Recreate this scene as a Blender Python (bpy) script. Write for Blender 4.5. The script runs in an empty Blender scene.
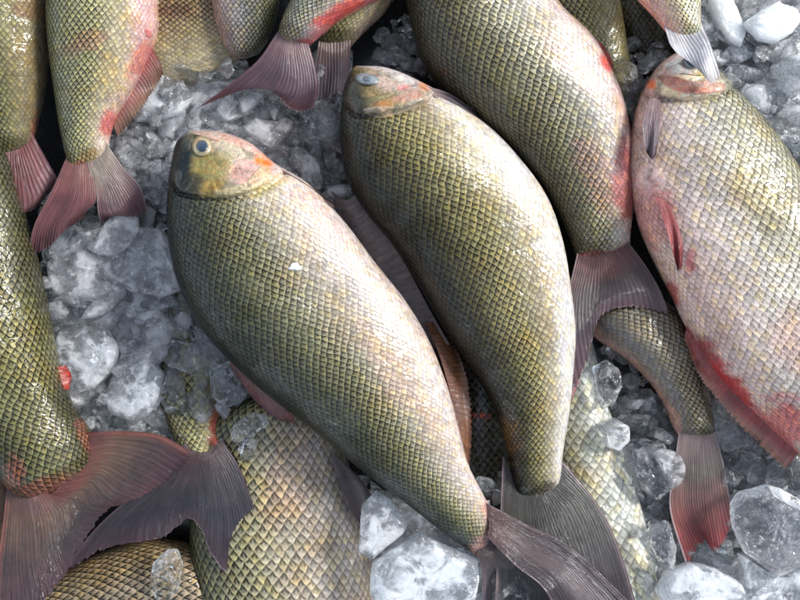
import bpy, math, random
import numpy as np
random.seed(7); rng = np.random.default_rng(7)
sc = bpy.context.scene
COL = sc.collection
S, H = 0.00075, 0.80          # metres per photo pixel on the tray, camera height
def P(x, y, z):               # a spot seen at photo pixel x,y lying at height z
    k = S*(H-z)/H
    return ((x-400)*k, (300-y)*k, z)

# ------------------------------------------------------------------ node helpers
class NT:
    def __init__(s, name):
        s.m = bpy.data.materials.new(name); s.m.use_nodes = True
        s.t = s.m.node_tree; s.t.nodes.clear()
        s.out = s.t.nodes.new('ShaderNodeOutputMaterial')
    def n(s, typ, **kw):
        nd = s.t.nodes.new('ShaderNode'+typ)
        for k, v in kw.items(): setattr(nd, k, v)
        return nd
    def link(s, a, b): s.t.links.new(a, b)
    def put(s, sock, v):
        if hasattr(v, 'is_output'): s.link(v, sock)
        else: sock.default_value = v
    def M(s, op, a, b=None, c=None, clamp=False):
        nd = s.n('Math', operation=op); nd.use_clamp = clamp
        s.put(nd.inputs[0], a)
        if b is not None: s.put(nd.inputs[1], b)
        if c is not None: s.put(nd.inputs[2], c)
        return nd.outputs[0]
    def ramp(s, x, a, b, lo=0.0, hi=1.0, smooth=True):
        nd = s.n('MapRange'); nd.interpolation_type = 'SMOOTHSTEP' if smooth else 'LINEAR'
        nd.clamp = True if not smooth else True
        s.put(nd.inputs[0], x)
        for i, v in zip((1, 2, 3, 4), (a, b, lo, hi)): s.put(nd.inputs[i], v)
        return nd.outputs[0]
    def mix(s, f, a, b, blend='MIX'):
        nd = s.n('Mix'); nd.data_type = 'RGBA'; nd.blend_type = blend
        s.put(nd.inputs[0], f)
        for i, v in ((6, a), (7, b)):
            if not hasattr(v, 'is_output') and len(v) == 3: v = (*v, 1)
            s.put(nd.inputs[i], v)
        return nd.outputs[2]
    def noise(s, scale, detail=3.0, rough=0.5, vec=None, dist=0.0, dim='3D'):
        nd = s.n('TexNoise'); nd.noise_dimensions = dim
        nd.inputs['Scale'].default_value = scale; nd.inputs['Detail'].default_value = detail
        nd.inputs['Roughness'].default_value = rough; nd.inputs['Distortion'].default_value = dist
        if vec is not None: s.link(vec, nd.inputs['Vector'])
        return nd
    def bump(s, h, dist, strength=1.0, normal=None):
        nd = s.n('Bump'); nd.inputs['Strength'].default_value = strength
        s.put(nd.inputs['Distance'], dist); s.put(nd.inputs['Height'], h)
        if normal is not None: s.link(normal, nd.inputs['Normal'])
        return nd.outputs[0]
    def pr(s, **kw):
        nd = s.n('BsdfPrincipled')
        for k, v in kw.items():
            k = k.replace('_', ' ')
            s.put(nd.inputs[k], v)
        return nd

def skin_material():
    t = NT('wet_fish_skin')
    geo = t.n('NewGeometry').outputs['Position']
    col = t.n('VertexColor', layer_name='Col'); prm = t.n('VertexColor', layer_name='Prm')
    sep = t.n('SeparateColor'); t.link(prm.outputs['Color'], sep.inputs[0])
    contrast, wet, silver = sep.outputs[0], sep.outputs[1], sep.outputs[2]
    scaled = col.outputs['Alpha']
    uv = t.n('UVMap', uv_map='UVMap').outputs[0]
    wob = t.noise(0.33, 2, 0.5, uv, dim='2D')
    wob2 = t.noise(1.6, 2, 0.5, uv, dim='2D')
    suv = t.n('SeparateXYZ'); t.link(uv, suv.inputs[0])
    s_ = t.M('ADD', suv.outputs[0], t.M('MULTIPLY', t.M('SUBTRACT', wob.outputs[0], .5), 1.0))
    s_ = t.M('ADD', s_, t.M('MULTIPLY', t.M('SUBTRACT', wob2.outputs[0], .5), .30))
    w2 = t.n('SeparateColor'); t.link(wob2.outputs[1], w2.inputs[0])
    w1 = t.n('SeparateColor'); t.link(wob.outputs[1], w1.inputs[0])
    t_ = t.M('ADD', suv.outputs[1], t.M('MULTIPLY', t.M('SUBTRACT', w1.outputs[1], .5), .6))
    t_ = t.M('ADD', t_, t.M('MULTIPLY', t.M('SUBTRACT', w2.outputs[1], .5), .16))
    def g(off):
        d = t.M('ABSOLUTE', t.M('SUBTRACT', t.M('FRACT', t.M('ADD', t_, off)), .5))
        d = t.M('POWER', t.M('MULTIPLY', d, 2), 1.3)
        return t.M('MULTIPLY', t.M('SUBTRACT', 1, d), .97)
    x0 = t.M('SUBTRACT', s_, g(0)); x1 = t.M('SUBTRACT', t.M('SUBTRACT', s_, 1), g(.5))
    e0 = t.M('SUBTRACT', 2, t.M('FLOORED_MODULO', x0, 2)); e1 = t.M('SUBTRACT', 2, t.M('FLOORED_MODULO', x1, 2))
    dist = t.M('MINIMUM', e0, e1); pre = t.M('SUBTRACT', 2, t.M('MAXIMUM', e0, e1))
    own = t.M('LESS_THAN', e0, e1)
    c0 = t.M('MULTIPLY', t.M('FLOOR', t.M('MULTIPLY', x0, .5)), 2)
    c1 = t.M('ADD', t.M('MULTIPLY', t.M('FLOOR', t.M('MULTIPLY', x1, .5)), 2), 1)
    r0 = t.M('FLOOR', t_); r1 = t.M('ADD', t.M('FLOOR', t.M('ADD', t_, .5)), .5)
    cid = t.M('ADD', t.M('MULTIPLY', own, c0), t.M('MULTIPLY', t.M('SUBTRACT', 1, own), c1))
    rid = t.M('ADD', t.M('MULTIPLY', own, r0), t.M('MULTIPLY', t.M('SUBTRACT', 1, own), r1))
    cmb = t.n('CombineXYZ'); t.link(cid, cmb.inputs[0]); t.link(rid, cmb.inputs[1])
    wn = t.n('TexWhiteNoise'); wn.noise_dimensions = '2D'; t.link(cmb.outputs[0], wn.inputs['Vector'])
    rnd = wn.outputs['Value']; rcol = t.n('SeparateColor'); t.link(wn.outputs['Color'], rcol.inputs[0])
    # height of the shingled scales
    hgt = t.M('POWER', t.M('DIVIDE', pre, t.M('ADD', t.M('ADD', pre, dist), .001)), .65)
    hgt = t.M('ADD', hgt, t.M('MULTIPLY', t.M('SUBTRACT', rnd, .5), .16))
    big = t.noise(38, 4, .6, geo); fine = t.noise(420, 4, .6, geo)
    worn = t.ramp(big.outputs[0], .30, .55, .75, 1)      # places where scales show less
    hs = t.M('MULTIPLY', t.M('MULTIPLY', t.M('MULTIPLY', hgt, scaled), worn), t.ramp(contrast, 0, .8, .42, 1))
    # colour: dark pigment plus painted shadow pockets at each scale's covered front, pale free edge
    dark = t.ramp(pre, .22, 1.15, 1, 0)
    rim = t.ramp(dist, .05, .8, 1, 0)
    k = t.M('MULTIPLY', t.M('MULTIPLY', t.M('MULTIPLY', contrast, 1.35, clamp=True), scaled), worn)
    base = t.mix(t.ramp(big.outputs[0], .45, .75, 0, .5), col.outputs['Color'], t.mix(1.0, col.outputs['Color'], (1.05, .80, .52), 'MULTIPLY'))
    var = t.mix(rnd, (.80, .80, .80), (1.18, 1.17, 1.14))
    var = t.mix(scaled, (1, 1, 1), var)
    base = t.mix(1.0, base, var, 'MULTIPLY')
    gold = t.mix(1.0, base, (1.25, 1.15, .72), 'MULTIPLY')
    base = t.mix(t.M('MULTIPLY', t.ramp(rcol.outputs[1], .5, 1, 0, .6), scaled), base, gold)
    dk = t.mix(1.0, base, (.045, .05, .045), 'MULTIPLY')
    c = t.mix(t.M('MULTIPLY', dark, k), base, dk)
    lt = t.mix(1.0, base, (1.9, 1.85, 1.7), 'MULTIPLY')
    c = t.mix(t.M('MULTIPLY', t.M('MULTIPLY', rim, k), .6), c, lt)
    mot = t.ramp(fine.outputs[0], .3, .7, .78, 1.15)
    mm = t.n('CombineColor'); [t.link(mot, mm.inputs[i]) for i in range(3)]
    c = t.mix(1.0, c, mm.outputs[0], 'MULTIPLY')
    bare = t.M('SUBTRACT', 1, scaled)
    bone = t.noise(85, 4, .6, geo, 1.2); vein = t.noise(210, 4, .65, geo, 2.0)
    c = t.mix(t.M('MULTIPLY', bare, t.ramp(vein.outputs[0], .48, .66, 0, .75)), c, t.mix(1.0, c, (1.1, .66, .56), 'MULTIPLY'))
    c = t.mix(t.M('MULTIPLY', bare, t.ramp(bone.outputs[0], .52, .70, 0, .6)), c, t.mix(1.0, c, (1.7, 1.65, 1.5), 'MULTIPLY'))
    c = t.mix(t.M('MULTIPLY', bare, t.ramp(bone.outputs[0], .48, .32, 0, .7)), c, t.mix(1.0, c, (.35, .36, .34), 'MULTIPLY'))
    nb = t.bump(hs, .0008, 1.0)
    nb = t.bump(t.M('MULTIPLY', bone.outputs[0], bare), .0022, 1.0, nb)
    nb = t.bump(fine.outputs[0], .00035, 1.0, nb)
    # the film of water on top has its own, smoother waves
    film = t.noise(95, 3, .55, geo, .6)
    pool = t.noise(34, 3, .62, geo, .4); pl = t.ramp(pool.outputs[0], .50, .60, 1, .12)
    cn = t.bump(t.M('MULTIPLY', hs, pl), .00030, 1.0); cn = t.bump(film.outputs[0], .0022, 1.0, cn)
    patch = t.noise(26, 3, .6, geo)
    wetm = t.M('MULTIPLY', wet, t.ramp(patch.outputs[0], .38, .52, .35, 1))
    p = t.pr(Base_Color=c, Roughness=t.ramp(rnd, 0, 1, .26, .46), Metallic=t.M('MULTIPLY', t.M('MULTIPLY', silver, .28), t.M('SUBTRACT', 1, t.M('MULTIPLY', dark, k))),
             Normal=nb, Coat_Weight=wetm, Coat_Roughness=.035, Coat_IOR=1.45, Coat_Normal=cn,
             Specular_IOR_Level=.12, Subsurface_Weight=.03, Subsurface_Scale=.003)
    t.link(p.outputs[0], t.out.inputs[0]); return t.m

def fin_material():
    t = NT('wet_fin_membrane')
    geo = t.n('NewGeometry').outputs['Position']
    col = t.n('VertexColor', layer_name='Col')
    uv = t.n('UVMap', uv_map='UVMap').outputs[0]
    s = t.n('SeparateXYZ'); t.link(uv, s.inputs[0])
    wv = t.noise(3.0, 2, .5, uv, dim='2D')
    u = t.M('ADD', s.outputs[0], t.M('MULTIPLY', t.M('SUBTRACT', wv.outputs[0], .5), 1.3))
    def rays(mult, sharp):
        q = t.M('ABSOLUTE', t.M('SUBTRACT', t.M('FRACT', t.M('MULTIPLY', u, mult)), .5))
        return t.ramp(q, 0, sharp, 1, 0)
    r1 = rays(1, .34); r2 = t.M('MULTIPLY', rays(2, .3), t.ramp(s.outputs[1], .3, .75, 0, .8))
    r = t.M('MAXIMUM', r1, r2)
    cmb = t.n('CombineXYZ'); t.link(t.M('FLOOR', u), cmb.inputs[0])
    wn = t.n('TexWhiteNoise'); wn.noise_dimensions = '2D'; t.link(cmb.outputs[0], wn.inputs['Vector'])
    blot = t.noise(55, 4, .6, geo)
    base = t.mix(t.ramp(blot.outputs[0], .35, .7, 0, .6), col.outputs['Color'], t.mix(1.0, col.outputs['Color'], (.35, .3, .4), 'MULTIPLY'))
    light = t.mix(1.0, base, (1.42, 1.36, 1.3), 'MULTIPLY')
    darkc = t.mix(1.0, base, (.72, .70, .72), 'MULTIPLY')
    stv = t.n('CombineXYZ'); t.link(t.M('MULTIPLY', u, 1.9), stv.inputs[0]); t.link(t.M('MULTIPLY', s.outputs[1], 2.5), stv.inputs[1])
    sn = t.noise(1.0, 4, .6, stv.outputs[0], dim='2D')
    c = t.mix(t.M('MULTIPLY', t.M('MULTIPLY', r, t.ramp(wn.outputs['Value'], 0, 1, .1, .9)), t.ramp(sn.outputs[0], .35, .6, .25, 1)), darkc, light)
    c = t.mix(t.ramp(sn.outputs[0], .5, .75, 0, .55), c, t.mix(1.0, c, (.45, .40, .42), 'MULTIPLY'))
    film = t.noise(60, 3, .5, geo, .8)
    strk = t.n('CombineXYZ'); t.link(t.M('MULTIPLY', u, .8), strk.inputs[0]); t.link(t.M('MULTIPLY', s.outputs[1], 1.6), strk.inputs[1])
    st = t.noise(1.5, 3, .55, strk.outputs[0], dim='2D')
    nb = t.bump(r, .00011, 1.0)
    cn = t.bump(film.outputs[0], .0012, 1.0, t.bump(st.outputs[0], .0040, 1.0))
    p = t.pr(Base_Color=c, Roughness=.38, Normal=nb, Coat_Weight=1.0, Coat_Roughness=.05, Coat_Normal=cn,
             Subsurface_Weight=.1, Subsurface_Scale=.003)
    tr = t.n('BsdfTranslucent'); t.put(tr.inputs[0], light); t.link(nb, tr.inputs[1])
    mx = t.n('MixShader'); mx.inputs[0].default_value = .24
    t.link(p.outputs[0], mx.inputs[1]); t.link(tr.outputs[0], mx.inputs[2])
    t.link(mx.outputs[0], t.out.inputs[0]); return t.m

def ice_material(name, milk_lo, milk_hi, tint=(.93, .96, .98), rough=.07, white=(.80, .83, .85)):
    t = NT(name)
    geo = t.n('NewGeometry').outputs['Position']
    rnd = t.n('ObjectInfo').outputs['Random']
    off = t.n('VectorMath', operation='ADD'); t.link(geo, off.inputs[0])
    cx = t.n('CombineXYZ'); [t.link(rnd, cx.inputs[i]) for i in range(3)]; t.link(cx.outputs[0], off.inputs[1])
    v = off.outputs[0]
    a = t.noise(55, 5, .62, v, .5); b = t.noise(300, 4, .6, v); pit = t.noise(140, 3, .5, v, .4)
    crk = t.n('TexVoronoi'); crk.feature = 'DISTANCE_TO_EDGE'; crk.inputs['Scale'].default_value = 38
    wv = t.n('VectorMath', operation='ADD'); t.link(v, wv.inputs[0]); sc_ = t.n('VectorMath', operation='SCALE'); t.link(a.outputs[1], sc_.inputs[0]); sc_.inputs['Scale'].default_value = .03
    t.link(sc_.outputs[0], wv.inputs[1]); t.link(wv.outputs[0], crk.inputs['Vector'])
    crack = t.ramp(crk.outputs['Distance'], 0, .04, .28, 0)
    milk = t.ramp(a.outputs[0], .44, .60, milk_lo, milk_hi)
    milk = t.M('ADD', milk, t.M('MULTIPLY', crack, t.ramp(b.outputs[0], .4, .6)))
    milk = t.M('ADD', milk, t.ramp(b.outputs[0], .58, .70, 0, .16), clamp=True)
    n1 = t.bump(a.outputs[0], .0020, 1.0); n1 = t.bump(pit.outputs[0], .0024, 1.0, n1); n1 = t.bump(b.outputs[0], .00012, 1.0, n1)
    gl = t.pr(Base_Color=(*tint, 1), Transmission_Weight=1.0, IOR=1.31, Roughness=rough, Normal=n1)
    di = t.pr(Base_Color=(*white, 1), Roughness=.10, Normal=n1, Subsurface_Weight=1.0, Subsurface_Scale=.014,
              Subsurface_Radius=(1, 1, 1), IOR=1.31, Coat_Weight=.5, Coat_Roughness=.05)
    mx = t.n('MixShader'); t.link(milk, mx.inputs[0]); t.link(gl.outputs[0], mx.inputs[1]); t.link(di.outputs[0], mx.inputs[2])
    t.link(mx.outputs[0], t.out.inputs[0]); return t.m

def plain(name, c, rough=.3, coat=0.0, **kw):
    t = NT(name); geo = t.n('NewGeometry').outputs['Position']
    nz = t.noise(300, 3, .5, geo)
    p = t.pr(Base_Color=t.mix(t.ramp(nz.outputs[0], .3, .7), tuple(x*.8 for x in c), tuple(min(1, x*1.15) for x in c)),
             Roughness=rough, Coat_Weight=coat, Coat_Roughness=.03, **kw)
    t.link(p.outputs[0], t.out.inputs[0]); return t.m

SKIN, FIN = skin_material(), fin_material()
ICE_FROST = ice_material('frosted_ice', .10, .62, rough=.03, white=(.84, .87, .89))
ICE_CLEAR = ice_material('clear_ice', .0, .12, rough=.012, white=(.88, .87, .88))
ICE_CLOUD = ice_material('cloudy_ice', .10, .50, rough=.02, white=(.88, .86, .87))
ICE_WHITE = ice_material('white_ice', .75, 1.0, white=(.86, .90, .93))
ICE_SLUSH = ice_material('ice_slush', .50, .95, rough=.05, white=(.80, .79, .79))
ICE_BED = ice_material('crushed_ice', .05, .28, rough=.025, white=(.90, .87, .87))
EYE_RING = plain('eye_ring', (.42, .34, .20), .25, 1.0, Metallic=.4)
EYE_WHITE = plain('eye_cloudy', (.22, .25, .26), .2, 1.0)
PUPIL_CLOUD = plain('eye_pupil_clouded', (.09,.12,.14), .15, 1.0)
PUPIL = plain('eye_pupil', (.015, .03, .055), .12, 1.0)
FLECK = plain('pale_fleck', (.85, .86, .82), .4, .5)
TRAY = plain('dark_wet_tray', (.022, .022, .024), .25, .6)

# ------------------------------------------------------------------ mesh helpers
def mesh_obj(name, verts, faces, mat, parent=None, uv=None, col=None, prm=None, smooth=True):
    me = bpy.data.meshes.new(name)
    verts = np.asarray(verts, dtype=np.float32); faces = np.asarray(faces, dtype=np.int32)
    k = faces.shape[1]
    me.vertices.add(len(verts)); me.vertices.foreach_set('co', verts.ravel())
    me.loops.add(faces.size); me.loops.foreach_set('vertex_index', faces.ravel())
    me.polygons.add(len(faces))
    me.polygons.foreach_set('loop_start', np.arange(0, faces.size, k, dtype=np.int32))
    me.polygons.foreach_set('loop_total', np.full(len(faces), k, dtype=np.int32))
    if uv is not None:
        l = me.uv_layers.new(name='UVMap'); l.data.foreach_set('uv', np.asarray(uv, dtype=np.float32)[faces.ravel()].ravel())
    me.update(calc_edges=True); me.validate()
    for nm, a in (('Col', col), ('Prm', prm)):
        if a is not None:
            c = me.color_attributes.new(nm, 'FLOAT_COLOR', 'POINT'); c.data.foreach_set('color', np.asarray(a, dtype=np.float32).ravel())
    me.polygons.foreach_set('use_smooth', np.full(len(faces), smooth))
    me.materials.append(mat)
    o = bpy.data.objects.new(name, me); COL.objects.link(o)
    if parent is not None: o.parent = parent
    return o

def tag(o, label, cat, group=None, kind=None):
    if label: o['label'] = label
    if cat: o['category'] = cat
    if group: o['group'] = group
    if kind: o['kind'] = kind
    return o

def spline(pts, u):          # Catmull-Rom through rows of pts at fractional params u in 0..1
    pts = np.asarray(pts, float); n = len(pts)
    if n == 2: return pts[0] + (pts[1]-pts[0])*u[:, None]
    ext = np.vstack([2*pts[0]-pts[1], pts, 2*pts[-1]-pts[-2]])
    x = np.clip(u, 0, 1)*(n-1); i = np.minimum(x.astype(int), n-2); f = (x-i)[:, None]
    a, b, c, d = ext[i], ext[i+1], ext[i+2], ext[i+3]
    return .5*((2*b)+(c-a)*f+(2*a-5*b+4*c-d)*f**2+(3*b-a-3*c+d)*f**3)

def proj(V):                 # world -> photo pixel
    k = S*(H-V[:, 2])/H
    return np.stack([V[:, 0]/k+400, 300-V[:, 1]/k], 1)

def sdist(pts, poly):        # signed distance to polygon, positive inside
    poly = np.asarray(poly, float); n = len(poly); d = np.full(len(pts), 1e9); ins = np.zeros(len(pts), bool)
    for i in range(n):
        a, b = poly[i], poly[(i+1) % n]; ab = b-a
        f = np.clip(((pts-a)@ab)/(ab@ab+1e-9), 0, 1)
        d = np.minimum(d, np.linalg.norm(pts-(a+f[:, None]*ab), axis=1))
        c = (a[1] > pts[:, 1]) != (b[1] > pts[:, 1])
        xx = (b[0]-a[0])*(pts[:, 1]-a[1])/(b[1]-a[1]+1e-9)+a[0]
        ins ^= c & (pts[:, 0] < xx)
    return np.where(ins, d, -d)
def sm(x, a, b):
    f = np.clip((x-a)/(b-a), 0, 1); return f*f*(3-2*f)

_W = [(rng.normal(size=2)*f, rng.uniform(0, 6), a) for f, a in ((.12, 1), (.12, 1), (.25, .8), (.25, .8), (.5, .6), (.5, .6), (.9, .4), (.9, .4), (1.5, .3))]
def blot(p):
    q = p+np.stack([np.sin(p[:, 1]*.21), np.sin(p[:, 0]*.17)], 1)*3
    return sum(a*np.sin(q@w+h) for w, h, a in _W)/2.6

def grid_faces(nu, nv, closed=False):
    i, j = np.meshgrid(np.arange(nu-1), np.arange(nv if closed else nv-1), indexing='ij')
    j2 = (j+1) % nv
    return np.stack([i*nv+j, i*nv+j2, (i+1)*nv+j2, (i+1)*nv+j], -1).reshape(-1, 4)

def lin_stops(stops, v):
    xs = [s[0] for s in stops]; cs = np.array([s[1] for s in stops])
    return np.stack([np.interp(v, xs, cs[:, k]) for k in range(3)], -1)

# ------------------------------------------------------------------ fish
class Fish:
    def __init__(s, label, st, z, thick, stops, group='fish heaped on the ice', tail_in=20, tail_col=(.14, .095, .085), pitch=8.2, patches=(), head=None,
                 wet=.9, silver=.5, contrast=(1.0, .8, .3, .08), bare=(), nose=True, endtaper=True, name='fish'):
        s.label = label; s.tail_in = tail_in; s.stops = stops; s.patches = patches; s.head = head
        s.wet, s.silver, s.contrast, s.bare = wet, silver, contrast, bare
        st = np.asarray(st, float); nu = 230; nv = 84
        u = np.linspace(0, 1, nu); uu = u**.85 if nose else u
        R = spline(st, uu); B, V = R[:, :2], R[:, 2:]
        W = np.linalg.norm(V-B, axis=1); Wm = W.max()
        C = (B+V)/2; cl = np.concatenate([[0], np.cumsum(np.linalg.norm(np.diff(C, axis=0), axis=1))])
        z = np.asarray(z, float); zc = np.interp(uu, np.linspace(0, 1, len(z)), z)*.001
        zc0 = zc
        T = thick*.001*(W/Wm)**.8*(1-sm(uu, .84, 1.0)*.88)
        th = np.linspace(0, 2*np.pi, nv, endpoint=False)
        ct, sn = np.cos(th), np.sin(th)
        m = (1-ct)/2
        XY = B[:, None, :]*(1-m)[None, :, None]+V[:, None, :]*m[None, :, None]
        # cross-section: plump, a little fuller towards the back
        zz = np.sign(sn)*np.abs(sn)**.78*(1+.10*np.cos(th))
        Z = zc[:, None]+T[:, None]*zz[None, :]
        # gentle lumps so no two bodies are ellipsoids
        ph = rng.uniform(0, 6, 4)
        lump = (np.sin(cl/37+ph[0])[:, None]*np.sin(m*7+ph[1])[None]+.6*np.sin(cl/19+ph[2])[:, None]*np.sin(m*11+ph[3])[None])*.0017
        Z = Z+lump*(sn > 0)*np.abs(sn)*(T/T.max())[:, None]
        k = S*(H-zc0)/H
        X = (XY[..., 0]-400)*k[:, None]; Y = (300-XY[..., 1])*k[:, None]
        G = np.stack([X, Y, Z], -1)
        px = proj(G.reshape(-1, 3))
        hm = np.zeros(len(px))
        if head is not None:
            hm = sm(sdist(px, head), -1.2, 1.2)
            up = np.tile(sn > 0, nu)*hm
            dd = sdist(px, head)
            G = G.reshape(-1, 3); G[:, 2] += .0030*up-.0036*np.tile(sn > 0, nu)*np.exp(-((dd+2.8)/2.0)**2); G = G.reshape(nu, nv, 3)
        verts = G.reshape(-1, 3); s.px = proj(verts); s.verts = verts
        # scale coordinates
        pit = pitch*(W/Wm)**.30
        sl = np.concatenate([[0], np.cumsum(np.diff(cl)/(.62*pit[1:]))])
        half = np.where(th <= np.pi, th, 2*np.pi-th)
        tt = ((half-np.pi/2)[None, :]*(W*.5)[:, None]/pit[:, None])+200
        s.uv = np.stack([np.repeat(sl+200, nv), tt.ravel()], 1)
        v = np.tile(m, nu)
        s.v = v; s.uidx = np.repeat(uu, nv)
        s.top = np.tile(sn > -.02, nu)
        s.centre = (C[0], C[-1]); s.hm = hm
        col, prm = s.paint(s.px, v, hm)
        tm = sm(s.uidx+.018*blot(px*1.6), .925, .985)       # scales give way to bare skin at the tail root
        col[:, :3] = col[:, :3]*(1-.75*tm[:, None])+np.array(tail_col)*.75*tm[:, None]; col[:, 3] *= 1-.8*tm
        faces = grid_faces(nu, nv, True)
        # end caps
        c0 = len(verts); verts = np.vstack([verts, verts[:nv].mean(0), verts[c0-nv:].mean(0)])
        j = np.arange(nv); j2 = (j+1) % nv
        faces = np.vstack([faces, np.stack([np.full(nv, c0), j2, j, j], 1)[:, [0, 1, 2, 2]], ])
        tri_a = np.stack([np.full(nv, c0), j2, j], 1); tri_b = np.stack([np.full(nv, c0+1), c0-nv+j, c0-nv+j2], 1)
        faces = grid_faces(nu, nv, True)
        add = lambda a: np.vstack([a, a[0], a[c0-1]])
        mid = G[len(G)//2].mean(0)
        s.root = bpy.data.objects.new(name, None); COL.objects.link(s.root); s.root.empty_display_size = .02
        s.root.location = (float(mid[0]), float(mid[1]), 0)
        tag(s.root, label, 'fish', group)
        s.off = np.array([mid[0], mid[1], 0])
        # quads only: caps as degenerate-free pinched ring
        inner0 = verts[:nv]*.02+verts[c0]*.98; inner1 = verts[c0-nv:c0]*.02+verts[c0+1]*.98
        V2 = np.vstack([verts[:c0], inner0, inner1])
        f0 = np.stack([c0+j, c0+j2, j2, j], 1); f1 = np.stack([c0-nv+j, c0-nv+j2, c0+nv+j2, c0+nv+j], 1)
        ext = lambda a: np.vstack([a, a[:nv], a[c0-nv:c0]])
        s.obj = mesh_obj('body', V2-s.off, np.vstack([faces, f0, f1]), SKIN, s.root, ext(s.uv), ext(col), ext(prm))
    def paint(s, px, v, hm):
        col = lin_stops(s.stops, v)
        sc_ = 1-hm
        for x, y, r in s.bare:                      # places with no scales
            sc_ = sc_*(1-sm(-np.hypot(px[:, 0]-x, px[:, 1]-y), -r*1.2, -r*.7))
        for p in s.patches:
            x, y, rx, ry, ang, c, k = p
            a = math.radians(ang); dx, dy = px[:, 0]-x, px[:, 1]-y
            q = np.hypot((dx*math.cos(a)+dy*math.sin(a))/rx, (-dx*math.sin(a)+dy*math.cos(a))/ry)
            q = q+.28*blot(px)
            f = (1-sm(q, .5, 1.05))*k
            col = col*(1-f[:, None])+np.array(c)*f[:, None]
        col = np.concatenate([np.clip(col, 0, 1), sc_[:, None]], 1)
        cc = np.interp(v, [0, .5, .72, 1] if len(s.contrast) == 4 else [0, .5, 1], s.contrast)
        prm = np.stack([cc, s.wet*(.3+.7*sm(v, .03, .2)), np.full(len(v), s.silver), np.ones(len(v))], 1)  # film weakened along the back to take out its pale edge reflection
        return col, prm
    def at(s, q):             # surface height (and uv index) under photo pixel q
        q = np.atleast_2d(q); sel = np.where(s.top)[0]
        z = np.zeros(len(q)); vv = np.zeros(len(q))
        P2 = s.px[sel]
        for i, p in enumerate(q):
            d = np.hypot(P2[:, 0]-p[0], P2[:, 1]-p[1]); k = np.argsort(d)[:5]; w = 1/(d[k]+.2)**2
            z[i] = (s.verts[sel[k], 2]*w).sum()/w.sum(); vv[i] = (s.v[sel[k]]*w).sum()/w.sum()
        return z, vv
    def plate(s, name, poly, lift, tint=None, n=44, rings=9, mat=None, label=None):
        poly = np.asarray(poly, float); m = len(poly)
        u = np.linspace(0, 1, n, endpoint=False)
        cl = np.vstack([poly, poly[:1]]); x = u*m; i = x.astype(int); f = (x-i)[:, None]
        a, b, c, d = poly[(i-1) % m], poly[i % m], poly[(i+1) % m], poly[(i+2) % m]
        ring = .5*((2*b)+(c-a)*f+(2*a-5*b+4*c-d)*f**2+(3*b-a-3*c+d)*f**3)
        cen = ring.mean(0); rr = np.linspace(0.02, 1, rings)
        pts = (cen+(ring-cen)*rr[:, None, None]).reshape(-1, 2)
        z, vv = s.at(pts)
        r = np.repeat(rr, n)
        V = np.array([P(p[0], p[1], zz+lift*(1-q**7)-.0008*q**7) for p, zz, q in zip(pts, z, r)])
        col, prm = s.paint(pts, vv, np.ones(len(pts)))
        if tint is not None: col[:, :3] = col[:, :3]*(1-tint[1])+np.array(tint[0])*tint[1]
        o = mesh_obj(name, V-s.off, grid_faces(rings, n, True)[:, ::-1], mat or SKIN, s.root, np.zeros((len(pts), 2)), col, prm)
        if label: o['label'] = label
        return o
    def fin(s, name, sheets, rays=22, label=None):
        """sheets: list of (rows, zrow, colours) ; rows = polylines from base to tip, all of one length"""
        VV, FF, UU, CC = [], [], [], []; base = 0
        for rows, zr, cols, *opt in sheets:
            nu, nv = 110, 46
            if name == 'tail_fin':       # the rays start inside the tail root
                r0, r1 = np.asarray(rows[0], float), np.asarray(rows[1], float); q = (r0-r1); q = q/np.linalg.norm(q, axis=1)[:, None]*s.tail_in
                rows = [r0+q]+list(rows); zr = [zr[0]+1.5, zr[0]+2.5]+list(zr[1:]); cols = [cols[0]]+list(cols)
            u = np.linspace(0, 1, nu); L = [spline(r, u) for r in rows]
            tv = np.linspace(0, 1, nv)
            grid = np.zeros((nv, nu, 2)); A = np.array(L)
            for k in range(nu): grid[:, k] = spline(A[:, k], tv)
            # ragged end
            rag = .04*np.sin(u*rays*2*np.pi)+.04*rng.normal(size=nu)-.16*np.clip(np.sin(u*rays*.9+rng.uniform(0, 6))*np.sin(u*rays*.53+rng.uniform(0, 6)), .35, 1)
            if name == 'anal_fin': rag = rag+.16*np.abs(np.sin(u*rays*np.pi))-.1
            grid += (A[-1]-A[-2])[None]*(rag[None, :, None]*(tv[:, None, None]**6))
            z = np.interp(tv, np.linspace(0, 1, len(zr)), zr)*.001
            Z = z[:, None]+.0016*np.sin(u[None]*9+tv[:, None]*3+len(VV))*tv[:, None]+.00014*np.sin(u[None]*rays*2*np.pi)+.0012*np.sin(u[None]*5.1+tv[:, None]*5)*tv[:, None]**2
            thk = (.0030*(1-tv)**1.5+.0006)[:, None]*np.ones(nu)[None]
            Z2 = Z-thk
            def W(G_, Z_):
                k = S*(H-Z_)/H
                return np.stack([(G_[..., 0]-400)*k, (300-G_[..., 1])*k, Z_], -1).reshape(-1, 3)
            top, bot = W(grid, Z), W(grid, Z2)
            # bottom sits just inside so the rim is rounded
            V = np.vstack([top, bot]); f = grid_faces(nv, nu); fb = f[:, ::-1]+nv*nu
            idx = np.arange(nv*nu).reshape(nv, nu); e = np.concatenate([idx[0, :-1], idx[:-1, -1], idx[-1, ::-1][:-1], idx[::-1, 0]])
            e2 = np.roll(e, -1); rim = np.stack([e, e2, e2+nv*nu, e+nv*nu], 1)
            F = np.vstack([f, fb, rim[e != e2]])+base
            uvs = np.stack([np.tile(u*rays, nv), np.repeat(tv, nu)], 1)
            c = lin_stops([(i/(len(cols)-1), q) for i, q in enumerate(cols)], np.repeat(tv, nu))
            edge = opt[0] if opt else None
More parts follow.
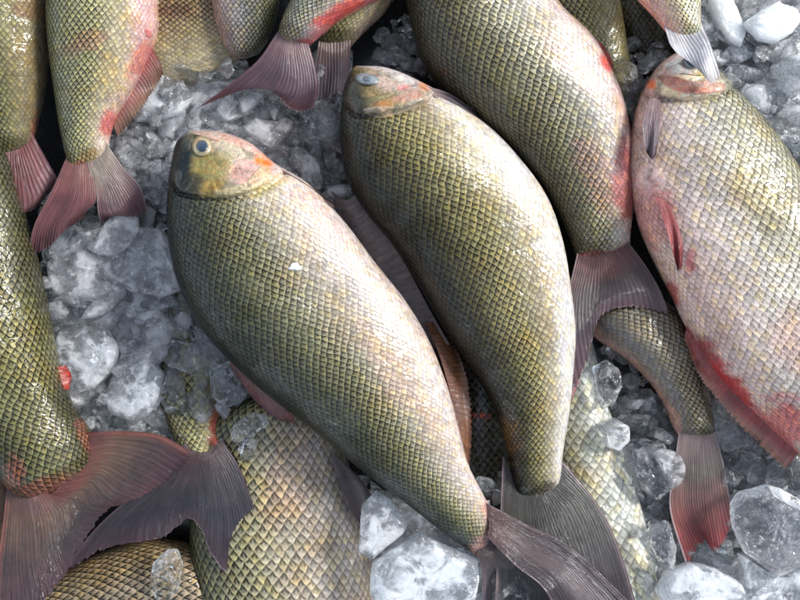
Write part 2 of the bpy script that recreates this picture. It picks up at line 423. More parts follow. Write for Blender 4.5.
            if edge is not None:                     # tinted leading edges
                w = np.tile(sm(np.abs(u-.5)*2, .92, .99), nv)[:, None]; c = c*(1-w)+np.array(edge)*w
            c = np.hstack([c, np.ones((len(c), 1))])
            VV.append(V); FF.append(F); UU.append(np.vstack([uvs, uvs])); CC.append(np.vstack([c, c])); base += len(V)
        o = mesh_obj(name, np.vstack(VV)-s.off, np.vstack(FF), FIN, s.root, np.vstack(UU), np.vstack(CC))
        if label: o['label'] = label
        return o
    def eye(s, x, y, r, ring=None, ang=0, squash=1.0, pup=.55, pm=None):
        """ball with an iris ring and a pupil, following the side of the head"""
        z, _ = s.at([(x, y)]); z = float(z[0])
        def dome(name, rad, h, lift, mat, parent):
            nr, na = 10, 40; V = []
            for a_ in np.linspace(0.02, 1, nr):
                for t_ in np.linspace(0, 2*np.pi, na, endpoint=False):
                    qx, qy = rad*a_*math.cos(t_), rad*a_*math.sin(t_)*squash
                    ca, sa = math.cos(math.radians(ang)), math.sin(math.radians(ang))
                    p = (x+qx*ca-qy*sa, y+qx*sa+qy*ca)
                    zz = z+nx*(p[0]-x)+ny*(p[1]-y)
                    V.append(P(p[0], p[1], zz+lift+h*math.sqrt(max(0, 1-a_*a_))))
            V = np.array(V)
            return mesh_obj(name, V-s.off, grid_faces(nr, na, True)[:, ::-1], mat, parent)
        zx, _ = s.at([(x+r*.6, y), (x-r*.6, y), (x, y+r*.6), (x, y-r*.6)])
        nx, ny = (zx[0]-zx[1])/(1.2*r), (zx[2]-zx[3])/(1.2*r)
        e = dome('eye', r, .0042, -.0004, ring or EYE_RING, s.root)
        dome('pupil', r*pup, .0011, .0032, pm or PUPIL, e)

OL = lambda *a: [(x, c) for x, c in a]
MAIN = OL((0, (.008, .012, .013)), (.15, (.03, .037, .03)), (.3, (.062, .067, .040)), (.48, (.18, .175, .10)), (.66, (.38, .34, .27)), (.82, (.47, .41, .38)), (1, (.56, .47, .45)))
GOLD = OL((0, (.006, .008, .007)), (.15, (.025, .025, .016)), (.3, (.07, .064, .028)), (.55, (.26, .23, .11)), (.75, (.36, .32, .24)), (.88, (.58, .54, .51)), (1, (.66, .63, .63)))
PINK = OL((0, (.20, .20, .15)), (.25, (.38, .36, .28)), (.5, (.54, .50, .44)), (.75, (.60, .50, .47)), (.9, (.58, .42, .39)), (1, (.60, .42, .38)))
OLIVE = OL((0, (.05, .055, .025)), (.3, (.17, .165, .06)), (.6, (.27, .24, .11)), (.85, (.38, .33, .22)), (1, (.46, .36, .30)))
PALE = OL((0, (.30, .30, .23)), (.3, (.40, .395, .31)), (.6, (.54, .545, .48)), (1, (.64, .65, .63)))
DARK = OL((0, (.015, .018, .014)), (.5, (.05, .052, .035)), (1, (.10, .09, .07)))
PK, RED, ORG = (.60, .26, .22), (.50, .05, .05), (.85, .20, .04)

# --- the large fish in the middle left
A = Fish('large olive fish in front with a clear dark eye and white crumb on its side',
    [(186,134,194,131),(177,146,222,133),(172,170,250,143),(168,200,275,163),(169,235,310,185),(178,280,345,222),(200,325,375,262),
     (232,362,405,300),(275,400,428,338),(318,433,446,382),(362,470,458,425),(405,502,468,463),(440,530,482,492),(465,548,491,508),(480,558,497,518)],
    (74, 76, 74, 72, 70), 35, MAIN, head=[(160,110),(163,175),(180,192),(205,196),(228,197),(252,191),(270,182),(284,170),(290,120)],
    patches=[(210,172,26,24,0,(.26,.22,.07),.9),(238,150,30,12,25,(.42,.36,.26),.9),(246,172,24,15,-8,(.52,.32,.27),.8),(212,188,16,7,-12,(.40,.27,.07),.75),
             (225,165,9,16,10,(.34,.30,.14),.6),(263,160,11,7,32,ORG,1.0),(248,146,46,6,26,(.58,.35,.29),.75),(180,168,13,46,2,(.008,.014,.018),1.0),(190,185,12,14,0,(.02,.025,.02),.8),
             (270,185,22,8,-25,(.45,.38,.14),.6),(320,215,55,12,42,(.62,.40,.36),.6),(400,380,70,22,55,(.50,.33,.26),.45),(488,508,9,14,0,(.56,.24,.20),.55),
             (480,548,14,14,0,(.16,.10,.09),.7)],
    pitch=7.4, silver=.45, tail_in=10, tail_col=(.34,.20,.17))
A.plate('gill_cover', [(216,168),(236,158),(256,156),(270,166),(268,180),(250,189),(228,194),(214,188)], .0016)
A.plate('cheek', [(212,150),(228,143),(246,148),(248,156),(232,164),(216,166)], .0009)
A.plate('snout', [(180,140),(188,133),(196,134),(192,140),(190,150),(182,154)], .0010, ((.05,.06,.05), .6))
A.plate('nostril', [(192,136),(195,134),(198,136),(195,138)], .0009, ((.02,.02,.02), .9))
A.plate('jaw', [(190,133),(200,131),(214,135),(222,141),(212,140),(200,136)], .0012, ((.60,.36,.30), .5))
A.plate('gill_rim', [(264,162),(272,168),(271,180),(256,190),(232,197),(216,196),(212,191),(224,191),(242,187),(260,178)], .0022, ((.50,.42,.22), .55))
A.eye(202,146,10.5, pup=.56)
A.fin('pectoral_fin', [([[(270,163),(272,170),(275,176)],[(300,180),(302,186),(302,194)],[(336,204),(336,208),(333,212)]], (88,86,80), [(.42,.24,.20),(.22,.12,.11),(.20,.11,.10)])], 7)
A.fin('dorsal_fin', [([[(226,352),(245,375),(268,395),(292,412)],[(229,362),(248,388),(272,408),(293,417)],[(232,370),(254,400),(278,420),(294,424)]], (66,60,54), [(.12,.04,.04),(.22,.05,.06),(.15,.05,.06)])], 16)
A.fin('anal_fin', [([[(425,322),(438,352),(448,385),(456,422),(463,470)],[(432,322),(450,352),(461,386),(466,425),(467,472)],[(436,320),(457,350),(469,386),(472,428),(469,476)]], (68,62,58), [(.22,.09,.05),(.30,.13,.05),(.16,.07,.05)])], 30)
A.fin('tail_fin', [
    ([[(494,507),(496,520),(497,532),(495,545)],[(526,524),(526,540),(524,554),(516,566)],[(574,550),(568,568),(560,582),(546,592)],[(640,612),(622,632),(596,640),(566,638)]], (74,78,82,78), [(.26,.14,.12),(.15,.10,.095),(.11,.075,.08),(.085,.055,.07)], (.26,.19,.18)),
    ([[(478,556),(486,556),(494,552),(498,545)],[(482,575),(497,575),(512,570),(522,562)],[(482,610),(505,612),(530,604),(556,590)],[(480,650),(515,652),(548,640),(585,622)]], (70,64,60,58), [(.16,.11,.10),(.15,.12,.13),(.20,.16,.18),(.20,.13,.15)])], 26)

# --- the fish in the centre
Bf = Fish('golden olive fish in the centre with a cloudy white eye and gleaming pale belly',
    [(350,74,357,67),(344,90,385,69),(341,110,412,79),(340,140,450,100),(347,180,490,128),(368,215,522,162),(395,248,547,198),(418,285,562,240),
     (441,325,570,285),(465,360,575,330),(485,392,573,372),(500,425,569,412),(508,455,563,450),(512,480,561,474),(516,496,560,488),(519,508,560,499)],
    (66, 66, 64, 60, 56), 35, GOLD, head=[(335,55),(338,98),(356,114),(380,113),(405,108),(425,100),(437,90),(440,60)],
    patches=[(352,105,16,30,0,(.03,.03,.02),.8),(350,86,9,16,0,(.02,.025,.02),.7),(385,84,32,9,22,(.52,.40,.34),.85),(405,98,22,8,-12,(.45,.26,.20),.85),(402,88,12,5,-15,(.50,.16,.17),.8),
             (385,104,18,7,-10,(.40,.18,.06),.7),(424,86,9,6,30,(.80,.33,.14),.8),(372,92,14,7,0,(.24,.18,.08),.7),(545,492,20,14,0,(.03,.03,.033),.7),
             (510,440,20,30,0,(.26,.14,.05),.4),(566,330,10,70,0,(.60,.58,.58),.7)],
    pitch=7.7, silver=.45)
Bf.plate('gill_cover', [(372,104),(388,96),(408,88),(424,88),(430,96),(414,104),(392,110),(376,112)], .0015)
Bf.plate('cheek', [(372,86),(386,80),(404,82),(404,88),(388,94),(374,96)], .0009)
Bf.plate('gill_rim', [(360,110),(376,106),(396,108),(418,101),(434,92),(438,97),(420,107),(396,115),(374,118)], .0016, ((.42,.40,.34), .5))
Bf.eye(367,79,12.0, EYE_WHITE, 10, .5, .42, PUPIL_CLOUD)
Bf.fin('pectoral_fin', [([[(426,86),(430,92),(436,98)],[(450,94),(452,99),(453,104)],[(482,116),(481,120),(478,121)]], (82,80,74), [(.48,.36,.33),(.25,.20,.20),(.16,.13,.14)])], 7)
Bf.fin('dorsal_fin', [([[(356,192),(376,222),(404,262),(430,310),(450,345)],[(346,200),(360,232),(384,272),(410,315),(436,347)],[(330,190),(346,238),(372,284),(402,320),(434,350)]], (62,61,60), [(.16,.12,.11),(.22,.17,.16),(.17,.13,.13)])], 24)
Bf.fin('anal_fin', [([[(570,318),(574,340),(573,368),(570,400)],[(576,322),(579,344),(577,370),(570,405)],[(582,330),(584,350),(581,375),(568,412)]], (56,52,50), [(.45,.36,.36),(.50,.30,.30),(.40,.12,.12)])], 14)
Bf.fin('tail_fin', [([[(502,476),(514,494),(530,500),(546,498),(558,488),(564,462)],[(500,520),(516,528),(534,528),(556,522),(580,510),(596,502)],[(496,580),(520,580),(545,572),(572,566),(598,560),(618,545)],[(494,640),(522,636),(548,622),(580,612),(610,612),(641,620)]],
    (60,63,66,66), [(.05,.045,.035),(.085,.08,.062),(.06,.052,.05),(.055,.035,.04)], (.30,.22,.22))], 40)

# --- upper middle fish whose head is outside the picture
Cf = Fish('large fish at top centre running out of the picture, reddened along its belly',
    [(405,-185,425,-195),(378,-140,500,-150),(385,-80,525,-80),(398,-30,542,-30),(409,15,562,8),(418,52,592,38),(440,88,613,75),(470,117,624,105),
     (503,143,631,140),(530,172,634,172),(552,203,633,200),(567,232,631,224),(575,253,630,240),(579,268,631,252)],
    (60, 60, 60, 58, 54), 36, OL((0, (.03,.028,.018)), (.15, (.08,.07,.04)), (.35, (.19,.175,.10)), (.6, (.36,.34,.26)), (.78, (.52,.47,.43)), (1, (.58,.42,.40))),
    patches=[(628,180,16,60,0,(.34,.05,.06),.8),(600,175,22,50,-25,(.48,.22,.20),.4),(575,70,60,10,48,(.58,.40,.38),.6),(606,62,6,16,-30,(.60,.08,.08),.9),
             (600,258,32,10,-12,(.30,.06,.06),.8),(624,110,6,40,-10,(.66,.45,.44),.7)], pitch=8.0, silver=.5)
Cf.fin('pelvic_fin', [([[(592,38),(602,50),(610,68)],[(600,42),(608,55),(613,72)],[(604,46),(612,60),(614,76)]], (66,62,60), [(.60,.12,.12),(.65,.05,.05),(.45,.08,.08)])], 8)
Cf.fin('anal_fin', [([[(618,108),(627,140),(630,175),(628,215)],[(626,112),(634,142),(636,178),(630,218)],[(630,116),(640,146),(640,182),(632,222)]], (56,52,48), [(.30,.04,.05),(.22,.03,.04),(.14,.03,.04)])], 20)
Cf.fin('tail_fin', [([[(576,258),(588,268),(603,270),(618,262),(630,244)],[(565,310),(582,298),(604,288),(626,276),(646,266)],[(560,360),(582,330),(603,302),(632,292),(660,290)],[(562,416),(587,362),(602,316),(635,308),(670,316)]],
    (56,64,68,66), [(.22,.08,.075),(.09,.065,.06),(.11,.075,.08),(.13,.065,.075)], (.20,.12,.12))], 24)

# --- big pale fish on the right
D = Fish('big pale pink fish on the right with an open gill and red belly fins',
    [(690,48,680,50),(706,62,660,64),(728,84,646,84),(748,104,636,110),(768,128,631,138),(788,155,629,168),(810,190,633,198),(832,225,641,230),(852,265,655,262),
     (868,310,672,296),(878,355,692,337),(884,400,719,378),(888,445,757,417),(892,485,798,455),(898,520,840,500),(905,550,870,545)],
    (64, 66, 66, 64, 60), 35, PINK, head=[(625,30),(625,75),(640,90),(655,96),(680,98),(704,97),(724,92),(738,80),(740,30)],
    patches=[(652,66,16,26,35,(.56,.45,.36),.7),(651,84,8,7,0,ORG,.9),(672,80,22,6,10,(.42,.20,.16),.8),(690,90,28,6,3,(.66,.24,.15),.95),(672,93,20,4,10,(.70,.60,.32),.9),
             (680,68,20,9,10,(.45,.50,.50),.8),(702,74,12,9,0,(.40,.36,.10),.8),(705,66,12,5,10,(.45,.20,.06),.6),(655,220,26,40,-15,(.56,.22,.20),.7),(690,262,7,16,0,(.45,.05,.05),.7),
             (672,292,8,18,-25,(.45,.08,.07),.8),(725,390,22,80,-38,(.40,.02,.03),.95),(780,430,45,40,30,(.48,.05,.06),.75),(700,350,20,20,0,(.20,.10,.09),.5),
             (760,200,24,60,-30,(.33,.27,.12),.5),(800,340,30,40,0,(.5,.2,.18),.35),(638,130,8,60,0,(.62,.44,.38),.7)],
    pitch=8.8, silver=.6, contrast=(.6, .5, .2), bare=[(640,130,20),(648,180,16)])
D.plate('throat_skin', [(652,80),(664,72),(690,74),(714,78),(728,86),(722,95),(698,101),(674,101),(658,94)], .0012, ((.68,.62,.44), .8), label='pale yellow gill rim')
D.plate('gill_cover', [(656,77),(668,74),(690,80),(712,80),(728,86),(724,92),(704,95),(684,94),(666,88)], .0030, ((.60,.30,.23), .6), label='raised salmon pink gill flap')
D.plate('cheek', [(662,74),(668,64),(684,64),(700,68),(712,74),(700,76),(680,74),(668,78)], .0010)
D.eye(693,62,10, EYE_WHITE, 15, .7, .7)
D.fin('pectoral_fin', [([[(650,98),(655,97),(661,100)],[(643,124),(652,124),(660,122)],[(644,146),(651,150),(658,142)],[(650,158),(653,160),(656,156)]], (84,90,92,90), [(.55,.36,.34),(.20,.13,.14),(.14,.10,.12),(.16,.09,.11)])], 9)
D.fin('pelvic_fin', [([[(654,196),(662,198),(670,206)],[(664,222),(672,224),(679,228)],[(672,250),(678,250),(683,246)],[(678,272),(680,272),(682,268)]], (92,97,99,97), [(.50,.16,.15),(.42,.07,.07),(.36,.05,.05),(.30,.05,.05)])], 10)
D.fin('anal_fin', [([[(692,316),(708,348),(734,378),(768,408),(806,440)],[(686,330),(700,362),(722,390),(754,422),(794,458)],[(684,342),(695,370),(714,396),(745,432),(786,470)]], (70,66,60), [(.36,.015,.02),(.38,.04,.035),(.50,.26,.17)])], 30)
D.fin('tail_fin', [([[(840,500),(856,520),(872,545)],[(850,560),(880,580),(920,560)],[(860,640),(900,610),(970,580)]], (60,60,58), [(.4,.05,.05),(.3,.08,.08),(.2,.07,.08)])], 20)

# --- fish behind the top centre one
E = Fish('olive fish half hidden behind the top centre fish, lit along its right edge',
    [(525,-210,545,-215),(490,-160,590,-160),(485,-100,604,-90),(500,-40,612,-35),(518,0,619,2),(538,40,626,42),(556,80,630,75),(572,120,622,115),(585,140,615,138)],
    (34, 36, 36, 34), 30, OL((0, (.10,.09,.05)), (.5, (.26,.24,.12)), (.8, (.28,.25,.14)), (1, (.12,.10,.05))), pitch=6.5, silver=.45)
F = Fish('small fish in the top right with pink belly whose tail crosses the eye below',
    [(690,-165,670,-168),(725,-120,610,-115),(728,-80,606,-70),(716,-40,622,-32),(702,-10,636,-4),(700,10,650,12),(701,28,663,28),(704,44,674,42)],
    (96, 96, 94, 92), 22, OL((0, (.45,.48,.44)), (.4, (.42,.40,.24)), (.7, (.58,.42,.34)), (1, (.62,.28,.25))), pitch=6.5, silver=.6)
F.fin('tail_fin', [([[(666,32),(680,40),(692,38),(704,28)],[(670,44),(686,52),(700,50),(709,40)],[(678,54),(692,62),(704,62),(714,54)],[(690,62),(702,74),(712,84),(722,78)]], (94,100,101,101), [(.66,.66,.66),(.62,.64,.66),(.70,.73,.75),(.60,.60,.56)])], 12)
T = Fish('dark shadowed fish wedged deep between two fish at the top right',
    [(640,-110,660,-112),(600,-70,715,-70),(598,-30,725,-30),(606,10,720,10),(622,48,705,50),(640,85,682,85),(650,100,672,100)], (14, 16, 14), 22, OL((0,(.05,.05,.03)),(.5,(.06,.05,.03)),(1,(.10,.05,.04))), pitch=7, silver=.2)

# --- upper left pair
G = Fish('fish at the top left with a blood red anal fin and wet gleaming side',
    [(92,-225,104,-228),(55,-180,150,-185),(40,-120,172,-120),(43,-60,170,-62),(48,-10,158,-8),(49,25,157,30),(52,60,148,56),(56,92,133,90),(60,122,117,116),(65,148,109,138),(70,165,110,152),(76,178,113,164)],
    (60, 60, 58, 56), 34, OL((0, (.10,.11,.06)), (.2, (.24,.24,.14)), (.5, (.32,.31,.17)), (.75, (.44,.38,.26)), (1, (.60,.42,.38))),
    patches=[(145,15,14,50,5,(.62,.36,.36),.8),(115,75,22,40,25,(.44,.36,.18),.5),(108,124,12,18,0,(.62,.14,.14),.85),(140,60,14,30,30,(.50,.13,.12),.7),(85,42,30,12,-20,(.42,.16,.12),.4),
             (92,160,22,14,0,(.40,.26,.10),.7),(82,168,10,8,0,(.5,.12,.09),.7),(104,150,8,22,-15,(.62,.52,.44),.7)], pitch=6.6, silver=.5)
G.plate('vent', [(144,28),(150,30),(153,35),(150,39),(145,36)], .0005, ((.50,.12,.12), .7))
G.fin('anal_fin', [([[(152,48),(140,70),(126,96),(112,120)],[(160,62),(148,82),(132,104),(114,126)],[(164,74),(152,94),(138,114),(118,137)]], (58,56,54), [(.45,.06,.06),(.34,.14,.09),(.22,.14,.08)])], 22)
G.fin('tail_fin', [
    ([[(66,158),(72,168),(82,176),(94,176)],[(52,190),(66,196),(80,200),(96,200)],[(34,226),(50,226),(70,218),(86,212)],[(28,256),(46,250),(66,230),(86,218)]], (60,62,60,54), [(.34,.14,.11),(.25,.09,.09),(.20,.075,.08),(.14,.055,.06)], (.24,.13,.12)),
    ([[(90,172),(98,174),(106,166),(110,148)],[(96,192),(106,192),(118,184),(124,168)],[(98,212),(112,214),(128,202),(140,186)],[(100,224),(116,216),(134,218),(148,212)]], (60,60,58,52), [(.40,.34,.26),(.30,.20,.18),(.24,.11,.12),(.20,.08,.09)], (.40,.34,.32))], 20)
Hf = Fish('dark olive fish in the top left corner with a red tail root',
    [(-8,-205,8,-208),(-50,-150,50,-150),(-62,-90,54,-90),(-60,-30,51,-30),(-52,20,49,20),(-44,60,47,58),(-32,98,43,92),(-18,128,37,120),(-8,148,33,138),(-2,162,30,152)],
    (54, 54, 52, 50), 34, OL((0, (.05,.05,.03)), (.4, (.16,.16,.07)), (.7, (.22,.20,.10)), (1, (.20,.16,.10))),
    patches=[(30,10,24,10,0,(.20,.11,.05),.7),(36,130,7,22,0,(.32,.12,.08),.8)], pitch=6.6, silver=.45)
Hf.fin('tail_fin', [([[(-6,150),(4,160),(16,164),(26,158),(35,138)],[(-22,182),(2,186),(18,188),(34,180),(47,160)],[(-40,215),(-4,212),(18,210),(40,196),(56,176)],[(-55,240),(-6,232),(16,218),(36,208),(58,184)]], (52,54,52,48),
    [(.30,.10,.09),(.30,.10,.10),(.25,.11,.11),(.12,.07,.08)], (.36,.16,.16))], 18)

# --- small fish along the top edge
I = Fish('slim silvery fish at the top with purple tail spread over the ice',
    [(520,-180,528,-170),(450,-150,498,-105),(392,-100,450,-55),(345,-55,405,-15),(308,-22,368,4),(290,4,340,20),(281,24,320,36),(276,40,308,48)],
    (70, 70, 68, 64), 22, OL((0, (.12,.13,.09)), (.4, (.38,.38,.30)), (.7, (.50,.46,.42)), (1, (.62,.20,.20))),
    patches=[(335,14,34,8,-25,(.66,.10,.10),.85),(305,44,10,8,0,(.55,.10,.11),.8)], pitch=5.5, silver=.6)
I.fin('tail_fin', [([[(276,34),(278,46),(286,52),(298,54),(309,44)],[(258,60),(266,66),(284,76),(302,78),(315,66)],[(230,84),(246,86),(276,90),(300,96),(318,88)],[(195,110),(232,94),(264,86),(292,110),(313,110)]], (64,66,64,60),
    [(.30,.18,.18),(.15,.09,.11),(.11,.06,.08),(.13,.05,.055)], (.22,.10,.11))], 22)
J = Fish('greenish fish tucked behind the purple-tailed fish at the top',
    [(430,-150,440,-146),(372,-120,440,-100),(345,-70,424,-52),(330,-25,402,-15),(320,8,386,10),(317,32,366,30),(318,50,351,47)], (44, 44, 42), 24, OLIVE, pitch=6, silver=.5,
    patches=[(378,5,10,30,10,(.42,.34,.22),.5)])
J.fin('tail_fin', [([[(318,46),(328,52),(340,52),(351,44)],[(314,70),(328,74),(340,72),(350,62)],[(314,106),(326,98),(338,104),(350,92)]], (44,42,36), [(.22,.15,.13),(.16,.12,.14),(.24,.20,.22)])], 12)
K = Fish('grey fish poking down into the ice at the top with a blunt end',
    [(240,58,247,58),(228,50,260,51),(219,32,270,34),(213,5,278,8),(210,-35,282,-35),(216,-85,278,-85),(232,-130,262,-130)], (46, 46, 44), 22,
    OL((0, (.46,.33,.33)), (.2, (.36,.30,.29)), (.5, (.22,.21,.20)), (.8, (.16,.16,.11)), (1, (.10,.11,.06))), pitch=5.5, silver=.4, contrast=(.2, .7, .9))
L = Fish('wet brown fish lying crosswise behind the fish at the top left',
    [(50,20,52,60),(95,-20,98,88),(145,-45,150,92),(190,-40,198,84),(226,-22,232,64),(252,0,254,44),(264,10,266,34)], (30, 32, 32), 24,
    OL((0, (.12,.09,.05)), (.5, (.28,.21,.12)), (.8, (.36,.31,.19)), (1, (.42,.36,.26))), pitch=5.5, silver=.4, patches=[(172,10,26,8,0,(.16,.09,.05),.8)])

# --- lower left
Mf = Fish('olive fish at the left edge with its broad rusty red tail spread wide',
    [(-48,105,-34,102),(-76,150,4,148),(-90,200,18,198),(-93,250,30,240),(-86,300,42,288),(-72,348,52,340),(-52,392,62,384),(-28,430,76,414),(-6,460,88,430),(8,482,92,446),(22,496,92,460),(36,504,90,474)],
    (52, 56, 58, 58, 56), 38, OL((0, (.03,.035,.02)), (.35, (.065,.068,.038)), (.6, (.125,.125,.06)), (.8, (.15,.14,.075)), (1, (.06,.06,.035))),
    patches=[(22,345,50,70,-20,(.22,.20,.08),.4),(40,488,36,12,-20,(.30,.10,.08),.6),(86,440,8,30,-20,(.26,.09,.07),.6),(15,475,14,24,0,(.30,.08,.06),.5)], pitch=8.4, silver=.3, contrast=(1, 1, 1), wet=.6, tail_col=(.22,.09,.07))
Mf.fin('pelvic_fin', [([[(55,366),(57,376),(60,388)],[(64,366),(68,376),(68,390)],[(66,364),(72,376),(70,388)]], (58,54,50), [(.40,.09,.04),(.58,.045,.02),(.45,.04,.02)])], 4, 'small bright red fin')
Mf.fin('tail_fin', [([[(8,476),(18,490),(34,499),(52,500),(68,494),(80,480),(88,460),(92,432)],[(4,515),(20,524),(42,522),(62,510),(80,494),(98,476),(112,456),(122,431)],[(-2,560),(20,566),(46,556),(68,534),(90,508),(118,492),(142,466),(160,435)],[(-12,632),(24,618),(56,592),(82,546),(107,512),(140,499),(168,480),(194,453)]],
    (60,62,64,66), [(.22,.075,.055),(.17,.095,.055),(.085,.048,.042),(.085,.026,.032)], (.24,.07,.045))], 44)
N = Fish('fish buried under clear ice at the lower left with only its dark tail free',
    [(186,225,200,223),(160,255,228,255),(148,300,238,300),(148,345,236,342),(155,385,232,380),(165,415,226,410),(174,438,222,432),(181,456,225,448),(184,462,227,452)], (0, 4, 16, 36, 54), 22,
    OL((0, (.16,.15,.08)), (.5, (.34,.32,.16)), (1, (.42,.36,.24))), pitch=7.5, silver=.45, patches=[(216,430,10,26,0,(.42,.08,.07),.85)], tail_in=8)
N.fin('tail_fin', [([[(180,448),(186,456),(192,458),(200,460),(208,459),(216,456),(225,444)],[(150,480),(162,486),(178,490),(196,490),(212,488),(228,482),(240,468)],[(96,528),(124,520),(160,515),(194,506),(216,520),(238,522),(254,508)],[(56,580),(106,550),(160,540),(192,520),(214,562),(238,578),(261,552)]],
    (56,58,56,54), [(.12,.07,.065),(.045,.036,.042),(.032,.026,.038),(.07,.032,.042)], (.09,.05,.065))], 40)
O = Fish('broad pale brown fish at the bottom with wide rows of large scales',
    [(276,392,290,390),(232,405,318,402),(208,425,336,425),(195,455,347,458),(190,500,362,508),(191,550,372,560),(197,605,378,612),(208,660,372,665),(228,715,352,720),(252,765,335,768)],
    (26, 26, 26), 30, OL((0, (.05,.055,.03)), (.15, (.16,.16,.09)), (.4, (.34,.31,.20)), (.6, (.40,.35,.28)), (.85, (.42,.37,.33)), (1, (.50,.42,.38))), pitch=10.5, silver=.45, contrast=(1, .6, .35),
    patches=[(290,470,30,60,5,(.42,.27,.20),.45)])
O.fin('pectoral_fin', [([[(330,456),(338,458),(346,464)],[(338,480),(352,480),(366,486)],[(350,510),(366,512),(384,520)],[(364,530),(378,536),(394,540)]], (50,54,54,50), [(.30,.24,.22),(.17,.13,.12),(.14,.10,.10),(.13,.09,.09)])], 9)
Pf = Fish('brown fish in the bottom left corner whose scales shine blue-grey',
    [(-70,640,-62,690),(-10,608,-4,740),(46,582,56,765),(98,554,108,780),(148,540,158,775),(190,545,202,755),(225,565,232,720),(245,590,250,690)], (24, 24, 22), 30,
    OL((0, (.28,.20,.11)), (.3, (.30,.26,.20)), (1, (.4,.35,.3))), pitch=10.5, silver=.5, contrast=(.9, .8, .5))
Vf = Fish('thin sliver of a dark pink fish at the left edge beside the broad tail',
    [(-70,415,-40,405),(-80,455,-2,440),(-74,515,6,500),(-60,575,5,570),(-40,630,-4,630)], (30, 30, 28), 22, OL((0, (.1,.08,.06)), (1, (.40,.27,.24))), pitch=8, silver=.4)

# --- lower right
Q = Fish('silvery pale yellow fish at the bottom under the dark tail of the centre fish',
    [(552,305,570,300),(545,340,590,336),(544,385,602,382),(548,430,616,428),(553,480,632,478),(558,530,648,528),(565,580,663,578),(573,640,680,635),(592,700,684,695),(615,750,672,748)],
    (22, 24, 24), 24, PALE, pitch=11, silver=.6, contrast=(.5, .4, .2))
R = Fish('grey fish in the lower right with a fanned wet tail ending in red',
    [(606,268,578,290),(642,286,584,322),(672,308,598,340),(691,340,622,356),(702,372,646,378),(709,398,663,402),(713,422,673,426),(716,440,680,438)], (40, 42, 42, 40), 24,
    OL((0, (.07,.06,.04)), (.3, (.16,.13,.09)), (.55, (.22,.19,.14)), (.75, (.16,.15,.14)), (.9, (.20,.16,.14)), (1, (.42,.24,.20))), patches=[(672,425,12,24,-20,(.50,.28,.24),.8),(704,428,10,14,0,(.06,.06,.03),.7)], pitch=6.5, silver=.45)
R.fin('tail_fin', [([[(679,432),(690,440),(704,444),(716,436)],[(674,470),(688,474),(706,474),(724,464)],[(670,510),(688,508),(708,506),(730,496)],[(687,568),(704,543),(716,552),(737,520)]], (42,44,44,40),
    [(.40,.30,.27),(.20,.17,.14),(.28,.11,.09),(.42,.05,.05)], (.5,.42,.42))], 24)
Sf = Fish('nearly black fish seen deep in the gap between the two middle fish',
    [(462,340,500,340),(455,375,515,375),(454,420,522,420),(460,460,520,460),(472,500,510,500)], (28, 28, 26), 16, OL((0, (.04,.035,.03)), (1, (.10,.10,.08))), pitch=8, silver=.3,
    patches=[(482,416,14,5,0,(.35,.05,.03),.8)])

# ------------------------------------------------------------------ pale fleck on the big fish
zf, _ = A.at([(295,267)])
fl = []
for r_ in np.linspace(0.05, 1, 6):
    for a_ in np.linspace(0, 2*np.pi, 20, endpoint=False):
        rr = 1+.18*math.sin(3*a_)+.1*math.sin(5*a_+1)
        fl.append(P(295+6.5*r_*rr*math.cos(a_), 267+4*r_*rr*math.sin(a_), float(zf[0])+.0022*math.sqrt(1-r_*r_*.98)-.0002))
tag(mesh_obj('ice_crumb', fl, grid_faces(6, 20, True)[:, ::-1], FLECK), 'tiny white crumb stuck on the side of the large front fish', 'ice crumb')

# ------------------------------------------------------------------ ice
def ico(sub):
    import bmesh
    bm = bmesh.new(); bmesh.ops.create_icosphere(bm, subdivisions=sub, radius=1)
    V = np.array([v.co[:] for v in bm.verts]); F = np.array([[v.index for v in f.verts] for f in bm.faces]); bm.free()
    return V/np.linalg.norm(V, axis=1)[:, None], F
ICO = {k: ico(k) for k in (3, 4, 5, 6)}
def shard(sub, sharp=14, nplanes=11, rough=.05):
    D, F = ICO[sub]
    n = rng.normal(size=(nplanes, 3)); n /= np.linalg.norm(n, axis=1)[:, None]
    n = np.vstack([n, [[0, 0, 1], [0, 0, -1]]]); d = rng.uniform(.55, 1.0, len(n))
    q = np.maximum(0, D@n.T)/d
    r = (np.power(q, sharp).sum(1)+1e-9)**(-1/sharp); r = np.minimum(r, 1.7)
    for f, a in ((3, rough), (6, rough*.5), (13, rough*.22)):
        k = rng.normal(size=(4, 3))*f; p = rng.uniform(0, 6, 4)
        r = r*(1+a*(np.sin(D@k.T+p).mean(1)))
    V = D*r[:, None]; V /= np.abs(V).max(0)
    return V, F
def rot(ax, ay, az):
    cx, sx, cy, sy, cz, sz = math.cos(ax), math.sin(ax), math.cos(ay), math.sin(ay), math.cos(az), math.sin(az)
    return np.array([[cz, -sz, 0], [sz, cz, 0], [0, 0, 1]])@np.array([[cy, 0, sy], [0, 1, 0], [-sy, 0, cy]])@np.array([[1, 0, 0], [0, cx, -sx], [0, sx, cx]])
